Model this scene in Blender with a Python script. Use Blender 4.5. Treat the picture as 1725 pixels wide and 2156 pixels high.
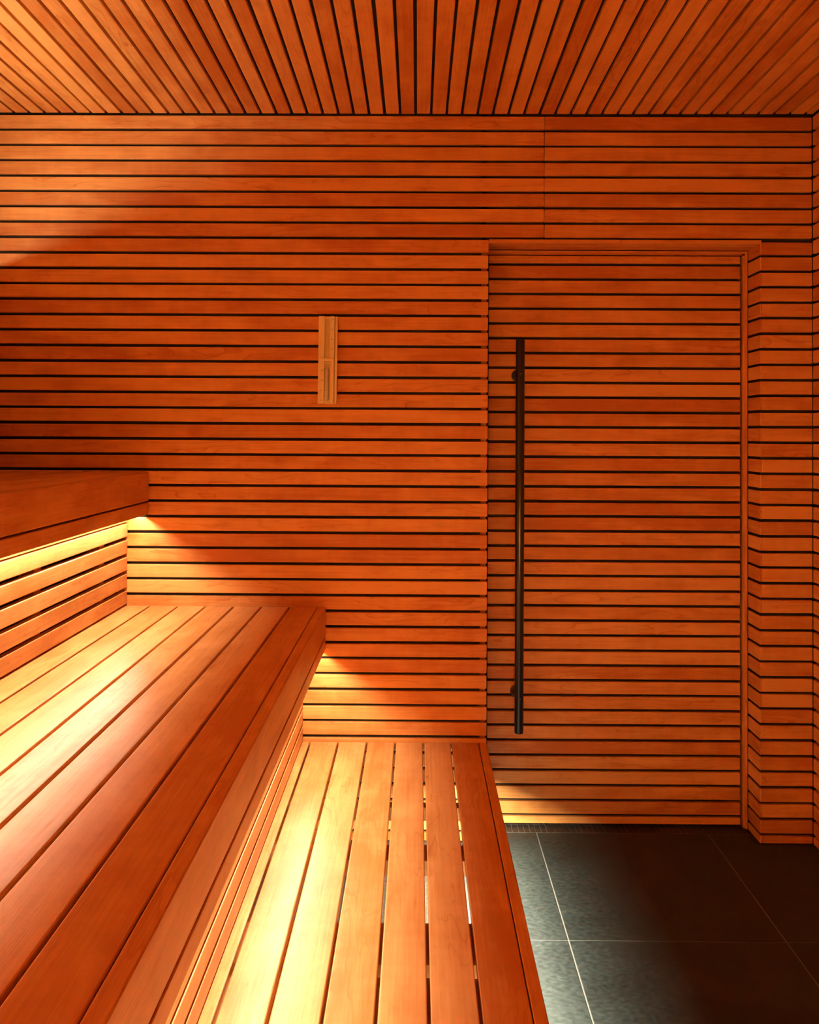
import bpy, bmesh, math, random
from mathutils import Matrix, Vector
random.seed(7)
for o in list(bpy.data.objects): bpy.data.objects.remove(o)
scene = bpy.context.scene
COL = scene.collection

# ------------------------------------------------------------ camera
F, CX, CY, PITCH, YAW, ROLL, CAMZ = 1701.28, 869.0, 890.09, 0.01308, 0.00589, -0.00541, 1.39282
fw = Vector((-math.sin(YAW)*math.cos(PITCH), math.cos(YAW)*math.cos(PITCH), math.sin(PITCH)))
rt = Vector((math.cos(YAW), math.sin(YAW), 0))
dn = -rt.cross(fw)
rt2 = math.cos(ROLL)*rt + math.sin(ROLL)*dn
dn2 = -math.sin(ROLL)*rt + math.cos(ROLL)*dn
up = -dn2; bk = -fw
cam = bpy.data.cameras.new('camera')
cam.sensor_fit = 'VERTICAL'; cam.sensor_height = 36; cam.lens = F*36/2156
cam.shift_x = (862.5-CX)/2156; cam.shift_y = (CY-1078)/2156
cam.clip_start = 0.01
co = bpy.data.objects.new('camera', cam); COL.objects.link(co)
co.matrix_world = Matrix(((rt2.x, up.x, bk.x, 0), (rt2.y, up.y, bk.y, 0), (rt2.z, up.z, bk.z, CAMZ), (0, 0, 0, 1)))
scene.camera = co

# ------------------------------------------------------------ world, exposure, lamp powers
w = bpy.data.worlds.new('world'); scene.world = w; w.use_nodes = True
w.node_tree.nodes['Background'].inputs[0].default_value = (0, 0, 0, 1)
scene.view_settings.view_transform = 'Standard'
scene.view_settings.look = 'None'
scene.view_settings.gamma = 1
scene.view_settings.exposure = 0.24
scene.view_settings.use_curve_mapping = False
LAMP_COL = (1.0, 0.90, 0.68)
LED_UPPER, LED_MIDDLE, LED_LOWER, LED_BACKREST, FILL_REAR = 28, 28, 92, 33, 245  # the last one powers the added fill lamp behind the camera
Y_REAR = -1.0

# ------------------------------------------------------------ materials
def new_mat(name):
    m = bpy.data.materials.new(name); m.use_nodes = True
    nt = m.node_tree; nt.nodes.clear()
    out = nt.nodes.new('ShaderNodeOutputMaterial'); b = nt.nodes.new('ShaderNodeBsdfPrincipled')
    nt.links.new(b.outputs[0], out.inputs[0])
    return m, nt, b
def N(nt, t, **kw):
    n = nt.nodes.new(t)
    for k, v in kw.items(): setattr(n, k, v)
    return n
def mth(nt, op, a, b=None, c=None, clamp=False):
    n = nt.nodes.new('ShaderNodeMath'); n.operation = op; n.use_clamp = clamp
    for i, v in enumerate((a, b, c)):
        if v is None: continue
        if isinstance(v, (int, float)): n.inputs[i].default_value = v
        else: nt.links.new(v, n.inputs[i])
    return n.outputs[0]
def mixc(nt, f, a, b, mode='MIX'):
    n = nt.nodes.new('ShaderNodeMix'); n.data_type = 'RGBA'; n.blend_type = mode
    for s, v in ((0, f), (6, a), (7, b)):
        if isinstance(v, (int, float)): n.inputs[s].default_value = v
        elif isinstance(v, tuple): n.inputs[s].default_value = (*v, 1) if len(v) == 3 else v
        else: nt.links.new(v, n.inputs[s])
    return n.outputs[2]

def wood(name, light, dark, rough=0.45, ring=1.0, vary=1.0):
    m, nt, b = new_mat(name); L = nt.links.new
    uv = N(nt, 'ShaderNodeUVMap').outputs[0]
    geo = N(nt, 'ShaderNodeNewGeometry')
    rnd = geo.outputs['Random Per Island']
    sep = N(nt, 'ShaderNodeSeparateXYZ'); L(uv, sep.inputs[0])
    u, v = sep.outputs[0], sep.outputs[1]
    off = mth(nt, 'MULTIPLY', rnd, 71.3)
    def coord(su, sv, so=1.0):
        c = N(nt, 'ShaderNodeCombineXYZ')
        L(mth(nt, 'MULTIPLY', u, su), c.inputs[0]); L(mth(nt, 'MULTIPLY', v, sv), c.inputs[1])
        L(mth(nt, 'MULTIPLY', off, so), c.inputs[2]); return c.outputs[0]
    def noise(vec, scale, det=3, r=0.55, dist=0):
        n = N(nt, 'ShaderNodeTexNoise'); n.inputs['Scale'].default_value = scale
        n.inputs['Detail'].default_value = det; n.inputs['Roughness'].default_value = r
        n.inputs['Distortion'].default_value = dist
        L(vec, n.inputs['Vector']); return n.outputs[0]
    # growth rings: long arcs along the board
    warp = noise(coord(1.6, 9.0), 1.0, 3, 0.55)
    t = mth(nt, 'ADD', mth(nt, 'MULTIPLY', v, 26.0), mth(nt, 'MULTIPLY', warp, 11.0))
    fr = mth(nt, 'FRACT', t)
    line = mth(nt, 'POWER', fr, 9.0)
    ringmask = noise(coord(0.9, 4.0, 1.7), 1.0, 2)
    rm = mth(nt, 'MULTIPLY', mth(nt, 'SUBTRACT', ringmask, 0.40, clamp=True), 4.0, clamp=True)
    line = mth(nt, 'MULTIPLY', line, rm, clamp=True)
    streak = noise(coord(3.0, 160.0, 1.3), 1.0, 4, 0.6)
    fine = noise(coord(14.0, 700.0, 2.1), 1.0, 2, 0.6)
    blotch = noise(coord(5.0, 14.0, 0.6), 1.0, 3, 0.5, 0.4)
    curl = noise(coord(38.0, 9.0, 0.9), 1.0, 2, 0.5)
    # tone of the board
    tone = mth(nt, 'FRACT', mth(nt, 'MULTIPLY', rnd, 13.77))
    f = mth(nt, 'MULTIPLY_ADD', mth(nt, 'SUBTRACT', tone, 0.5), 0.85*vary, 0.42)
    f = mth(nt, 'MULTIPLY_ADD', mth(nt, 'SUBTRACT', blotch, 0.5), 1.5, f)
    f = mth(nt, 'MULTIPLY_ADD', mth(nt, 'SUBTRACT', streak, 0.5), 0.85, f)
    f = mth(nt, 'MULTIPLY_ADD', mth(nt, 'SUBTRACT', curl, 0.5), 0.35, f)
    f = mth(nt, 'MULTIPLY_ADD', line, 0.65*ring, f)
    f = mth(nt, 'MULTIPLY_ADD', mth(nt, 'SUBTRACT', fine, 0.5), 0.22, f, clamp=True)
    colr = mixc(nt, f, light, dark)
    L(colr, b.inputs['Base Color'])
    rr = mth(nt, 'MULTIPLY_ADD', mth(nt, 'SUBTRACT', streak, 0.5), 0.25, rough)
    L(rr, b.inputs['Roughness'])
    b.inputs['Specular IOR Level'].default_value = 0.4
    bump = N(nt, 'ShaderNodeBump'); bump.inputs['Strength'].default_value = 0.12
    bump.inputs['Distance'].default_value = 0.002
    L(mth(nt, 'ADD', streak, fine), bump.inputs['Height']); L(bump.outputs[0], b.inputs['Normal'])
    return m

def plain(name, col, rough=0.5, metal=0.0, spec=0.5, var=0.15, scale=40):
    m, nt, b = new_mat(name); L = nt.links.new
    tc = N(nt, 'ShaderNodeTexCoord'); n = N(nt, 'ShaderNodeTexNoise')
    n.inputs['Scale'].default_value = scale; n.inputs['Detail'].default_value = 4
    L(tc.outputs['Object'], n.inputs['Vector'])
    L(mixc(nt, n.outputs[0], tuple(c*(1-var) for c in col), tuple(min(1, c*(1+var)) for c in col)), b.inputs['Base Color'])
    b.inputs['Roughness'].default_value = rough; b.inputs['Metallic'].default_value = metal
    b.inputs['Specular IOR Level'].default_value = spec
    return m

M_WALL = wood('slat_wood', (0.84, 0.415, 0.115), (0.53, 0.165, 0.026), 0.44)
M_BENCH = wood('bench_wood', (0.86, 0.46, 0.17), (0.58, 0.22, 0.055), 0.34, ring=0.8)
M_PINE = wood('pale_pine', (0.97, 0.90, 0.55), (0.92, 0.76, 0.38), 0.45, ring=0.6, vary=0.2)
M_BACK = plain('dark_backing_felt', (0.022, 0.017, 0.011), 0.9, spec=0.15)
M_BLACK = plain('black_metal', (0.012, 0.011, 0.010), 0.30, metal=0.0, spec=0.6)
M_STEEL = plain('dark_steel_screw', (0.10, 0.09, 0.08), 0.3, metal=1.0)
M_GROUT = plain('grey_grout', (0.17, 0.17, 0.155), 0.85, spec=0.2, scale=60)
M_SAND = plain('cream_sand', (0.94, 0.93, 0.84), 0.8, scale=900)
M_INK = plain('black_ink', (0.03, 0.02, 0.015), 0.7)
M_LED, _nt, _b = new_mat('led_diffuser')
_b.inputs['Base Color'].default_value = (0.9, 0.9, 0.85, 1)
_b.inputs['Emission Color'].default_value = (*LAMP_COL, 1); _b.inputs['Emission Strength'].default_value = 12
M_GLASS, _nt, _b = new_mat('clear_glass')
_nt.nodes.remove(_b)
_fr = N(_nt, 'ShaderNodeFresnel'); _fr.inputs[0].default_value = 1.5
_tr = N(_nt, 'ShaderNodeBsdfTransparent'); _tr.inputs[0].default_value = (0.97, 0.98, 0.96, 1)
_gl = N(_nt, 'ShaderNodeBsdfGlossy'); _gl.inputs['Roughness'].default_value = 0.04
_mx = N(_nt, 'ShaderNodeMixShader')
_nt.links.new(mth(_nt, 'MULTIPLY_ADD', _fr.outputs[0], 0.28, 0.06, clamp=True), _mx.inputs[0]); _nt.links.new(_tr.outputs[0], _mx.inputs[1]); _nt.links.new(_gl.outputs[0], _mx.inputs[2])
_nt.links.new(_mx.outputs[0], [n for n in _nt.nodes if n.type == 'OUTPUT_MATERIAL'][0].inputs[0])

def slate(name, a, b_, rough, scale=3.0):
    m, nt, b = new_mat(name); L = nt.links.new
    tc = N(nt, 'ShaderNodeTexCoord'); geo = N(nt, 'ShaderNodeNewGeometry')
    mp = N(nt, 'ShaderNodeMapping'); L(tc.outputs['Object'], mp.inputs[0])
    b.inputs['Specular IOR Level'].default_value = 0.3; mp.inputs['Rotation'].default_value = (0, 0, 0.7); mp.inputs['Scale'].default_value = (1, 1.5, 1)
    n1 = N(nt, 'ShaderNodeTexNoise'); n1.noise_dimensions = '4D'
    n1.inputs['Scale'].default_value = scale; n1.inputs['Detail'].default_value = 8; n1.inputs['Roughness'].default_value = 0.62
    n1.inputs['Distortion'].default_value = 0.9
    L(mp.outputs[0], n1.inputs['Vector']); L(mth(nt, 'MULTIPLY', geo.outputs['Random Per Island'], 31.0), n1.inputs['W'])
    n2 = N(nt, 'ShaderNodeTexNoise'); n2.inputs['Scale'].default_value = scale*22; n2.inputs['Detail'].default_value = 6
    L(mp.outputs[0], n2.inputs['Vector'])
    # thin cleft veins
    vein = mth(nt, 'ABSOLUTE', mth(nt, 'SUBTRACT', n1.outputs[0], 0.52))
    vein = mth(nt, 'SUBTRACT', 1.0, mth(nt, 'MULTIPLY', vein, 60.0, clamp=True), clamp=True)
    vein = mth(nt, 'MULTIPLY', vein, mth(nt, 'MULTIPLY', mth(nt, 'SUBTRACT', n2.outputs[0], 0.45, clamp=True), 2.5), clamp=True)
    f = mth(nt, 'MULTIPLY_ADD', mth(nt, 'SUBTRACT', n2.outputs[0], 0.5), 1.3, n1.outputs[0], clamp=True)
    f = mth(nt, 'MULTIPLY_ADD', vein, 0.5, f, clamp=True)
    tint = mixc(nt, f, a, b_)
    L(tint, b.inputs['Base Color'])
    L(mth(nt, 'MULTIPLY_ADD', mth(nt, 'SUBTRACT', n2.outputs[0], 0.5), 0.4, rough), b.inputs['Roughness'])
    bump = N(nt, 'ShaderNodeBump'); bump.inputs['Strength'].default_value = 0.14; bump.inputs['Distance'].default_value = 0.004
    L(mth(nt, 'ADD', mth(nt, 'MULTIPLY', n1.outputs[0], 0.15), mth(nt, 'MULTIPLY', n2.outputs[0], 0.5)), bump.inputs['Height']); L(bump.outputs[0], b.inputs['Normal'])
    return m
M_SLATE = slate('dark_slate_tile', (0.0080, 0.0108, 0.0102), (0.034, 0.046, 0.043), 0.52)
M_MOSAIC = slate('riven_mosaic_stone', (0.018, 0.014, 0.010), (0.050, 0.038, 0.028), 0.6, 25)

# ------------------------------------------------------------ mesh helpers
AX = {'X': (0, 1, 2), 'Y': (1, 0, 2), 'Z': (2, 0, 1)}
class MB:
    def __init__(s):
        s.bm = bmesh.new(); s.uv = s.bm.loops.layers.uv.new('UVMap'); s.n = 0
    def slat(s, axis, l0, l1, a0, a1, b0, b1, r=0.0015, seg=2, mat=0):
        """bar along axis from l0 to l1; a,b are its extents on the other two axes; long edges rounded by r"""
        il, ia, ib = AX[axis]; bm = s.bm
        prof = []
        for cx_, cy_, q in ((a1-r, b1-r, 0), (a0+r, b1-r, 1), (a0+r, b0+r, 2), (a1-r, b0+r, 3)):
            for k in range(seg+1):
                t = math.pi/2*(q + k/seg); prof.append((cx_+r*math.cos(t), cy_+r*math.sin(t)))
        e = min(r*0.7, 0.002)
        ca, cb = (a0+a1)/2, (b0+b1)/2
        rings = []
        for L_, sc in ((l0, e), (l0+e, 0), (l1-e, 0), (l1, e)):
            ring = []
            for pa, pb in prof:
                da = pa-ca; db = pb-cb
                pa2 = ca + da*(1-sc/max((a1-a0)/2, 1e-6)); pb2 = cb + db*(1-sc/max((b1-b0)/2, 1e-6))
                c = [0, 0, 0]; c[il] = L_; c[ia] = pa2; c[ib] = pb2
                ring.append((bm.verts.new(c), L_))
            rings.append(ring)
        per = [0]
        n = len(prof)
        for i in range(n):
            p, q = prof[i], prof[(i+1) % n]; per.append(per[-1]+math.hypot(p[0]-q[0], p[1]-q[1]))
        off = s.n*0.37; s.n += 1
        for j in range(3):
            for i in range(n):
                i2 = (i+1) % n
                f = bm.faces.new((rings[j][i][0], rings[j][i2][0], rings[j+1][i2][0], rings[j+1][i][0]))
                f.material_index = mat
                for lp, (uu, vv) in zip(f.loops, ((rings[j][i][1], per[i]), (rings[j][i][1], per[i+1]), (rings[j+1][i][1], per[i+1]), (rings[j+1][i][1], per[i]))):
                    lp[s.uv].uv = (uu+off, vv)
        for ring in (rings[0], rings[3]):
            f = bm.faces.new([v for v, _ in ring]); f.material_index = mat
            for lp, (pa, pb) in zip(f.loops, prof): lp[s.uv].uv = (off+pa*0.3, pb)
        return s
    def box(s, x0, x1, y0, y1, z0, z1, mat=0):
        vs = [s.bm.verts.new((x, y, z)) for x in (x0, x1) for y in (y0, y1) for z in (z0, z1)]
        for q in ((0, 1, 3, 2), (4, 6, 7, 5), (0, 4, 5, 1), (2, 3, 7, 6), (0, 2, 6, 4), (1, 5, 7, 3)):
            f = s.bm.faces.new([vs[i] for i in q]); f.material_index = mat
            for lp in f.loops: lp[s.uv].uv = (lp.vert.co.x+lp.vert.co.y, lp.vert.co.z)
        return s
    def lathe(s, prof, org, axis='Z', seg=32, mat=0, smooth=True):
        """prof: (radius, height) pairs, spun about an axis through org"""
        il, ia, ib = AX[axis]; rings = []
        for r, h in prof:
            ring = []
            for k in range(seg):
                t = 2*math.pi*k/seg; c = [0, 0, 0]
                c[il] = org[il]+h; c[ia] = org[ia]+r*math.cos(t); c[ib] = org[ib]+r*math.sin(t)
                ring.append(s.bm.verts.new(c))
            rings.append(ring)
        for j in range(len(rings)-1):
            for k in range(seg):
                k2 = (k+1) % seg
                f = s.bm.faces.new((rings[j][k], rings[j][k2], rings[j+1][k2], rings[j+1][k])); f.smooth = smooth; f.material_index = mat
        for ring in (rings[0], rings[-1]):
            f = s.bm.faces.new(ring); f.material_index = mat
        return s
    def build(s, name, mats, parent=None, label=None, kind=None):
        bmesh.ops.recalc_face_normals(s.bm, faces=s.bm.faces[:])
        me = bpy.data.meshes.new(name); s.bm.to_mesh(me); s.bm.free()
        for m in (mats if isinstance(mats, (list, tuple)) else [mats]): me.materials.append(m)
        o = bpy.data.objects.new(name, me); COL.objects.link(o)
        if parent is not None:
            o.parent = parent
            o.matrix_parent_inverse = parent_world(parent).inverted()
        if label: o['label'] = label
        if kind: o['kind'] = kind
        return o
def parent_world(p):
    m = Matrix.Translation(p.location) @ p.rotation_euler.to_matrix().to_4x4()
    return parent_world(p.parent) @ p.matrix_parent_inverse @ m if p.parent else m
def empty(name, loc, label, cat, group=None):
    o = bpy.data.objects.new(name, None); COL.objects.link(o); o.location = loc
    o.empty_display_size = 0.1
    o['label'] = label; o['category'] = cat
    if group: o['group'] = group
    return o

# ------------------------------------------------------------ room shell
YW = 2.776; XL = -1.532; XR = 1.355; ZC = 2.4936
G0, PT, GH = 2.43935, 0.05344, 0.0047      # first gap centre, slat pitch, half gap
TH = 0.014
DX0 = 0.242                                # doorway left edge
XREV = 1.1805                              # doorway right reveal
SEAM = 0.4330

def row(i, off=0.0):                       # z extent of slat row i (row 0 is the topmost)
    top = ZC-0.005 if i == 0 else G0-PT*(i-1)-GH+off
    return max(G0-PT*i+GH+off, 0.003), top
NR = 46
def jit(): return random.uniform(-0.0006, 0.0006)

mb = MB()
for i in range(NR+1):
    z0, z1 = row(i)
    if z1-z0 < 0.008: continue
    j = jit(); y0 = YW+random.uniform(0, 0.0006)
    if i <= 7:
        mb.slat('X', XL, SEAM+jit(), y0, YW+TH, z0+j, z1+j, 0.0022)
        mb.slat('X', SEAM+0.0012, XR-0.0018, YW+random.uniform(0, .0006), YW+TH, z0+jit(), z1+jit(), 0.0022)
    else:
        mb.slat('X', XL, DX0+jit(), y0, YW+TH, z0+j, z1+j, 0.0022)
        if i >= 8:
            z0b, z1b = row(i, -0.0028)
            if i == 8: z1b -= 0.0015
            if z1b-z0b > 0.008:
                jj = jit()
                mb.slat('X', XREV+0.0006, XR-0.0008, YW, YW+TH, z0b+jj, z1b+jj, 0.0018)
                mb.slat('Y', YW+0.0004, 2.876, XREV-0.0060, XREV, z0b+jj, z1b+jj, 0.0010)
# dark felt behind the slats
mb.box(XL-0.02, DX0-0.0235, YW+TH+0.0005, YW+TH+0.03, 0, ZC+0.03, 1)
mb.box(DX0-0.004, XR+0.03, YW+TH+0.0005, YW+TH+0.03, 2.066, ZC+0.03, 1)
mb.box(XREV+0.0015, XR+0.03, YW+TH+0.0005, 3.02, 0, 2.066, 1)
mb.box(DX0-0.05, DX0-0.004, YW+TH+0.0305, 3.02, 0, 2.066, 1)
mb.build('wall_back', [M_WALL, M_BACK], kind='structure')

# upright battens that the slat ends are fixed to
MB().slat('Z', 0.002, 2.04, DX0-0.0225, DX0-0.0030, YW+TH+0.012, YW+TH+0.030, 0.001).build('trim_1', M_WALL, kind='structure')

mb = MB()
for i in range(NR+1):
    z0, z1 = row(i, -0.0028 if i > 8 else 0)
    if z1-z0 > 0.008:
        mb.slat('Y', Y_REAR, YW-0.0012, XR, XR+TH, z0+jit(), z1+jit(), 0.0022)
mb.box(XR+TH+0.0005, XR+0.05, Y_REAR, YW+0.03, 0, ZC+0.03, 1)
mb.build('wall_right', [M_WALL, M_BACK], kind='structure')
mb = MB()
for i in range(NR+1):
    z0, z1 = row(i)
    if z1-z0 > 0.008: mb.slat('Y', Y_REAR, YW-0.0012, XL-TH-0.004, XL-0.004, z0, z1, 0.0022)
mb.box(XL-0.06, XL-TH-0.0045, Y_REAR, YW+0.03, 0, ZC+0.03, 1)
mb.build('wall_left', [M_WALL, M_BACK], kind='structure')
mb = MB()
for i in range(NR+1):
    z0, z1 = row(i)
    if z1-z0 > 0.008: mb.slat('X', XL, XR-0.002, Y_REAR-TH-0.001, Y_REAR-0.001, z0, z1, 0.0022)
mb.box(XL-0.06, XR+0.05, Y_REAR-0.06, Y_REAR-TH-0.0015, 0, ZC+0.03, 1)
mb.build('wall_rear', [M_WALL, M_BACK], kind='structure')

mb = MB()
XS = -0.43891
k0 = int(math.floor((XL-XS)/PT)); k1 = int(math.ceil((XR-XS)/PT))
for k in range(k0, k1):
    a = max(XS+PT*k+GH+jit(), XL+0.002); b = min(XS+PT*(k+1)-GH+jit(), XR-0.004)
    if b-a < 0.01: continue
    z = ZC+random.uniform(0, 0.001)
    ye = YW-0.004-0.006*max(0, (a-0.2))+jit()
    mb.slat('Y', Y_REAR, ye, a, b, z, z+TH, 0.0020)
mb.box(XL-0.06, XR+0.05, Y_REAR-0.06, YW+0.04, ZC+TH+0.0015, ZC+0.05, 1)
mb.build('ceiling', [M_WALL, M_BACK], kind='structure')

# floor: grout bed, large slate tiles, riven mosaic at the threshold and under the benches
TX, TY, TS, GR = 0.42376, 2.84584, 0.60, 0.0021
mb = MB()
mb.box(XL-0.06, XR+0.06, Y_REAR-0.06, 3.03, -0.03, -0.0014, 1)
for i in range(-1, 3):
    for j in range(0, 8):
        x0, x1 = TX+TS*(i)+GR, TX+TS*(i+1)-GR
        y0, y1 = TY-TS*(j+1)+GR, TY-TS*j-GR
        if i == -1: x0 = 0.10
        x1 = min(x1, XR+0.02); y0 = max(y0, Y_REAR-0.02)
        if x1-x0 < 0.02 or y1-y0 < 0.02: continue
        mb.slat('Y', y0, y1, x0, x1, -0.010, 0, 0.0006, 1)
mb.build('floor', [M_SLATE, M_GROUT], kind='structure')
mb = MB()
yrow = TY+GR
r_ = 0
while yrow < 3.02:
    x = 0.10 - (r_ % 2)*0.0105
    while x < XREV+0.03:
        wd = 0.0205+random.uniform(-0.0015, 0.0015)
        x0 = max(x+0.0007, 0.1)
        if x+wd-x0 > 0.004:
            mb.slat('Y', yrow+random.uniform(0, 0.001), yrow+0.0545, x0, x+wd-0.0007, -0.008, random.uniform(-0.0009, 0.0003), 0.0008, 1)
        x += wd
    yrow += 0.0562; r_ += 1
mb.build('trim_2', [M_MOSAIC], kind='structure')
mb = MB()
yy = Y_REAR
while yy < 2.77:
    xx = XL
    while xx < 0.09:
        if xx > -0.45:
            mb.slat('X', xx+0.0008, xx+0.0452, yy+0.0008, yy+0.0212, -0.008, random.uniform(-0.001, 0.0004), 0.0006, 1)
        xx += 0.046
    yy += 0.022
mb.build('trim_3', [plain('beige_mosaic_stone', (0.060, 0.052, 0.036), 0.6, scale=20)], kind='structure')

# ------------------------------------------------------------ doorway
YD = 2.890
mb = MB()   # head lining with two planks and the casing edge
mb.slat('X', DX0+0.001, XREV-0.0005, YW, 2.824, 2.0500, 2.0630, 0.0010)
mb.slat('X', DX0+0.001, XREV-0.0075, 2.825, 2.874, 2.0490, 2.0625, 0.0010)
mb.build('trim_4', M_WALL, kind='structure')
mb = MB()   # door frame: head and right jamb with a thin bead
mb.slat('X', 0.2455, 1.1655, 2.8780, 2.884, 2.0395, 2.0480, 0.001)
mb.slat('X', 0.2455, 1.1595, 2.8845, 2.935, 2.0355, 2.0480, 0.001)
mb.slat('Z', 0.001, 2.0480, 1.1660, 1.1742, 2.8780, 2.886, 0.0012)
mb.slat('Z', 0.001, 2.0350, 1.1600, 1.1742, 2.8865, 2.935, 0.0012)
mb.build('trim_5', M_WALL, kind='structure')
MB().box(DX0-0.03, XREV+0.03, 2.985, 3.0, -0.001, 2.066).build('trim_6', M_BACK, kind='structure')

DL, DR, DT, DB = 0.2535, 1.1535, 2.0320, 0.0105
mb = MB()
gaps = []
z = 1.8948+2*0.0530
while z > 0.02: gaps.append(z); z -= 0.0530
edges = [DT+0.0048]+gaps+[DB-0.0048]
for a, b in zip(edges[:-1], edges[1:]):
    mb.slat('X', DL, DR-random.uniform(0, 0.0008), YD+random.uniform(0, 0.0005), YD+TH, b+0.0048, a-0.0048, 0.0020)
mb.box(DL+0.004, DR-0.006, YD+TH+0.0005, YD+0.06, DB, DT, 1)
door = mb.build('door_1', [M_WALL, M_BACK], kind='structure')
# pull bar
HX, HY, HR = 0.3573, 2.8130, 0.0155
mb = MB()
zb0, zb1 = 0.3575, 1.7205
mb.lathe([(HR-0.002, zb0), (HR, zb0+0.002), (HR, zb1-0.0015), (HR-0.0015, zb1)], (HX, HY, 0), 'Z', 48)
bar = mb.build('door_handle', M_BLACK, parent=door, label='long round black pull bar')
for zc_ in (1.6005, 0.4785):
    MB().lathe([(0.0085, 0), (0.0085, YD-0.006-HY-HR+0.004), (0.021, YD-0.006-HY-HR+0.004), (0.022, YD-0.005-HY-HR+0.004), (0.022, YD-HY-HR+0.0035)],
               (HX, HY+HR-0.004, zc_), 'Y', 40).build('standoff', M_BLACK, parent=bar)
    MB().lathe([(0.0050, 0), (0.0050, -0.0008), (0.0043, -0.0014), (0.0026, -0.0014), (0.0022, -0.0004)],
               (HX, HY-HR+0.0004, zc_), 'Y', 24).build('screw', M_STEEL, parent=bar, label='small round screw head')

# ------------------------------------------------------------ benches
YE = 2.7735
def area(name, parent, x, z, power, y0=Y_REAR+0.05, y1=YE-0.012, rot=(0, 0, 0), size=0.010):
    l = bpy.data.lights.new(name, 'AREA'); l.shape = 'RECTANGLE'
    l.size = size; l.size_y = y1-y0; l.energy = power; l.color = LAMP_COL
    o = bpy.data.objects.new(name, l); COL.objects.link(o)
    o.parent = parent; o.matrix_parent_inverse = parent_world(parent).inverted()
    o.location = (x, (y0+y1)/2, z); o.rotation_euler = rot
    return o

def bench(label, h, xout, gapx, x_in, power, riser=None, drop=0.1300, tilt=-0.65, lw=0.012, lend=None, battens=None, group='tiered sauna benches'):
    root = empty('bench', ((xout+x_in)/2, 1.0, 0.0), label, 'bench', group)
    g = 0.0033
    mb = MB(); ed = [x_in-g]+list(gapx)
    for a, b in zip(ed[:-1], ed[1:]):
        j = random.uniform(-0.0005, 0.0005)
        mb.slat('Y', Y_REAR+0.004, YE+random.uniform(-0.001, 0.0), a+g, b-g+(0.0021 if b == gapx[-1] else 0), h-0.026+j, h+j, 0.0028, 3)
    mb.build('seat', M_BENCH, root)
    fx = gapx[-1]+0.0012
    MB().slat('Y', Y_REAR+0.004, YE, fx, xout, h-0.098, h, 0.0028, 3).build('fascia_board', M_BENCH, root)
    MB().slat('Y', Y_REAR+0.004, YE, fx, xout, h-0.1445, h-0.1035, 0.0022, 3).build('fascia_board', M_BENCH, root)
    # cross battens under the seat and the cleat behind the fascia
    for ya, yb in battens or [(q-0.0225, q+0.0225) for q in (2.74, 2.37, 2.10, 1.82, 1.52, 1.2, 0.9, 0.5, 0.1, -0.3, -0.7)]:
        MB().slat('X', x_in+0.001, fx-0.0225, ya, yb, h-0.0655, h-0.0268, 0.001).build('seat_batten', M_BENCH, root)
    MB().slat('Y', Y_REAR+0.01, YE-0.001, fx-0.022, fx-0.0004, h-drop+0.0125, h-0.0268, 0.001).build('front_rail', M_BENCH, root)
    st = MB().slat('Y', Y_REAR+0.03, lend or YE-0.004, fx-0.008-lw, fx-0.004, h-drop+0.0005, h-drop+0.006, 0.001).build('light_strip', M_LED, root)
    area('strip_lamp', st, fx-0.006-lw/2, h-drop, power, y1=lend or YE-0.012, size=lw, rot=(0, tilt, 0))
    if riser:
        rx, zb = riser
        mb = MB(); zz = zb
        while zz+0.0455 < zb+0.279:
            mb.slat('Y', Y_REAR+0.004, YE+0.0015, rx-0.020, rx, zz, zz+0.0455, 0.0024, 3); zz += 0.0575
        mb.slat('Y', Y_REAR+0.004, YE+0.0015, rx-0.020, rx, zb+0.2805, h-0.068, 0.0024, 3)
        mb.build('riser_panel', M_BENCH, root)
        for yb in (2.60, 2.16, 1.72, 1.28, 0.8, 0.3, -0.2, -0.7):
            MB().slat('Z', zb, h-0.067, rx-0.062, rx-0.0208, yb-0.02, yb+0.02, 0.001).build('stud', M_BENCH, root)
        MB().box(rx-0.10, rx-0.0635, Y_REAR+0.02, YE-0.01, zb, h-0.068).build('backing_panel', M_BACK, root)
    return root

bench('lowest wooden sauna bench, front step beside the dark slate floor', 0.3377, 0.2422,
      (-0.3594, -0.264, -0.1664, -0.0694, 0.0269, 0.1209, 0.2148), -0.4045, LED_LOWER, drop=0.1325, tilt=-0.05, lw=0.022, lend=2.68, battens=((2.35, 2.386), (2.06, 2.14), (1.66, 1.80), (1.30, 1.62), (0.8, 1.1), (0.3, 0.5), (-0.3, 0.0), (-0.8, -0.6)))
bench('middle wooden sauna bench, wide plank seat between the lowest step and top bench', 0.7970, -0.3106,
      (-0.9136, -0.8164, -0.7218, -0.6255, -0.5301, -0.4334, -0.3389), -1.0125, LED_MIDDLE, riser=(-0.3855, 0.3435))
bench('top wooden sauna bench in the left corner with glowing light underneath', 1.2545, -0.9220,
      (-1.43, -1.334, -1.238, -1.142, -1.046, -0.9500), XL+0.006, LED_UPPER, riser=(-0.9935, 0.8030))

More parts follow.
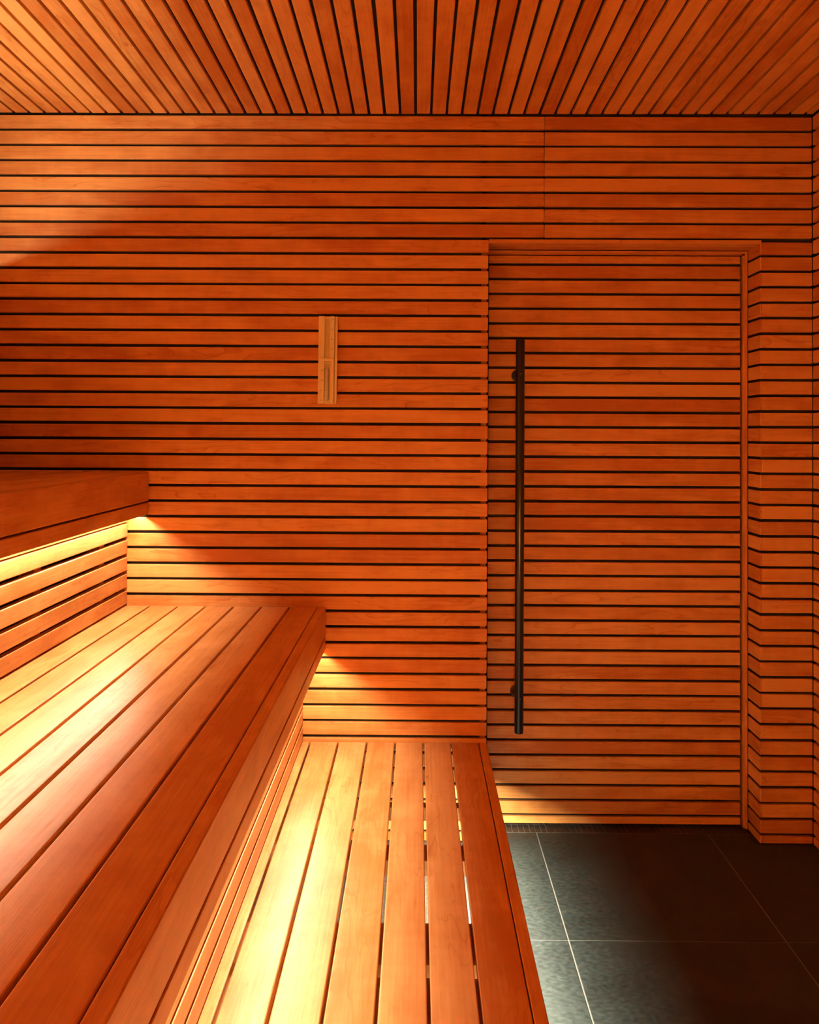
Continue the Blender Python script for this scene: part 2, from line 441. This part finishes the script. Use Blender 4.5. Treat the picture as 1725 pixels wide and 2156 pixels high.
# ------------------------------------------------------------ backrest with strip light, against the left wall just out of frame
br = empty('backrest', (XL+0.04, 1.0, 1.45), 'slatted wooden backrest on the left wall above the top bench', 'backrest')
mb = MB()
for zz in (1.46, 1.56, 1.66, 1.76, 1.86):
    mb.slat('Y', Y_REAR+0.05, YE-0.003, XL+0.056, XL+0.076, zz, zz+0.088, 0.0028, 3)
mb.build('slat_panel', M_BENCH, br)
for yb in (2.55, 1.7, 0.8, 0.0, -0.7):
    MB().slat('Z', 1.46, 1.90, XL-0.0035, XL+0.0555, yb-0.02, yb+0.02, 0.001).build('bracket', M_BENCH, br)
st = MB().slat('Y', Y_REAR+0.06, 2.50, XL+0.016, XL+0.038, 1.917, 1.925, 0.001).build('light_strip', M_LED, br)
area('strip_lamp', st, XL+0.027, 1.9260, LED_BACKREST, y1=2.49, rot=(math.pi, 1.25, 0), size=0.022)

# ------------------------------------------------------------ unseen fill lamp added behind the camera, bounced off the rear wall
for zl, lb in ((0.45, 'added fill lamp with a wooden cover, low on the rear wall'),):
    wl = empty('fill_light', (0.05, Y_REAR, zl), lb, 'fill light')
    MB().slat('X', -0.27, 0.37, Y_REAR+0.110, Y_REAR+0.130, zl-0.05, zl+0.05, 0.003, 3).build('fill_cover', M_BENCH, wl)
    for xb in (-0.2, 0.05, 0.3):
        MB().slat('Y', Y_REAR-0.0008, Y_REAR+0.1095, xb-0.012, xb+0.012, zl-0.012, zl+0.012, 0.001).build('bracket', M_BENCH, wl)
    st = MB().slat('X', -0.25, 0.35, Y_REAR+0.1025, Y_REAR+0.1095, zl+0.014, zl+0.034, 0.001).build('light_strip', M_LED, wl)  # strip, brackets and cover all belong to the added fill lamp
    la = area('strip_lamp', st, 0, 0, FILL_REAR)
    la.data.size = 0.58; la.data.color = (1.0, 0.72, 0.40); la.data.size_y = 0.018  # amber tint reddens the added ambient fill
    la.location = (0.05, Y_REAR+0.1015, zl+0.024); la.rotation_euler = (-math.pi/2, 0, 0)

# ------------------------------------------------------------ sand timer
TXC, TZC = -0.3090, 1.6423
TYB = YW-0.0004
tm = empty('sand_timer', (TXC, TYB, TZC-0.15), 'pale wooden sand timer with two glass tubes mounted on the slatted wall', 'sand timer')
mb = MB()
mb.slat('Z', TZC-0.1495, TZC+0.1495, TXC-0.0320, TXC+0.0320, TYB-0.009, TYB, 0.0012)
back = mb.build('back_plate', M_PINE, tm)
# front board: two cheeks either side of the tube channel, plus channel floor
mb = MB()
xl, xr = TXC-0.0320, TXC+0.0222
y0f, y1f = TYB-0.0215, TYB-0.0092
mb.slat('Z', TZC-0.1495, TZC+0.1495, xl, TXC-0.0112, y0f, y1f, 0.0012)
mb.slat('Z', TZC-0.1495, TZC+0.1495, TXC+0.0085, xr, y0f, y1f, 0.0012)
mb.slat('Z', TZC-0.1495, TZC+0.1495, TXC-0.0112, TXC+0.0085, y0f+0.008, y1f, 0.0004)
mb.slat('Z', TZC-0.1495, TZC+0.1495, xr+0.0022, TXC+0.0318, TYB-0.0150, y1f, 0.0014)
mb.build('front_board', M_PINE, tm)
MB().slat('X', xl+0.003, xr-0.001, y0f-0.0050, y0f+0.006, TZC-0.0035, TZC+0.0060, 0.003, 4).build('clamp_bar', M_PINE, tm)
def tube(z0, z1, sand_to):
    R = 0.0072; cx_, cy_ = TXC-0.0016, y0f+0.0005
    pr = []
    for k in range(7):
        t = math.pi/2*k/6; pr.append((max(R*math.sin(t), 0.0003), z0+R*(1-math.cos(t))))
    for k in range(7):
        t = math.pi/2*k/6; pr.append((max(R*math.cos(t), 0.0003), z1-R*(1-math.sin(t))))
    g = MB().lathe(pr, (cx_, cy_, 0), 'Z', 28).build('glass_tube', M_GLASS, tm)
    if sand_to:
        q = R-0.0009
        pr = [(max(q*math.sin(math.pi/2*k/6), 0.0002), z0+0.001+q*(1-math.cos(math.pi/2*k/6))) for k in range(7)]
        pr += [(q, sand_to), (q*0.5, sand_to+0.0008)]
        MB().lathe(pr, (cx_, cy_, 0), 'Z', 28).build('sand', M_SAND, g)
tube(TZC-0.1420, TZC-0.0120, TZC-0.030)
tube(TZC+0.0110, TZC+0.1400, None)
# scale: dots and numerals, the upper scale turned upside down
mb = MB()
def dot(x, z, w, hgt): mb.box(x-w/2, x+w/2, y0f-0.00035, y0f+0.0003, z-hgt/2, z+hgt/2)
def text(sx, x, z, size, flip):
    cu = bpy.data.curves.new('numeral', 'FONT'); cu.body = sx; cu.size = size; cu.align_x = 'LEFT'; cu.align_y = 'CENTER'
    o = bpy.data.objects.new('numeral', cu); COL.objects.link(o)
    dg = bpy.context.evaluated_depsgraph_get(); me = bpy.data.meshes.new_from_object(o.evaluated_get(dg))
    m = Matrix.Translation((x, y0f-0.0004, z)) @ Matrix.Rotation(math.pi if flip else 0, 4, 'Y') @ Matrix.Rotation(math.pi/2, 4, 'X')
    me.transform(m); mb.bm.from_mesh(me); bpy.data.objects.remove(o); bpy.data.curves.remove(cu)
for up_ in (False, True):
    mb = MB()
    for k in range(16):
        big = k % 5 == 0
        if up_: xd, zd, xt = TXC+0.0195, TZC+0.1380-k*0.00675, TXC+0.0168
        else: xd, zd, xt = TXC-0.0245, TZC-0.1380+k*0.00675, TXC-0.0218
        dot(xd, zd, 0.0016 if big else 0.0008, 0.0010 if big else 0.0008)
        if big: text(str(k), xt, zd, 0.0066, up_)
    mb.build('scale_marking', M_INK, tm, label='black printed minute scale, upside down' if up_ else 'black printed minute scale')
tm.rotation_euler = (0, 0.0077, 0)
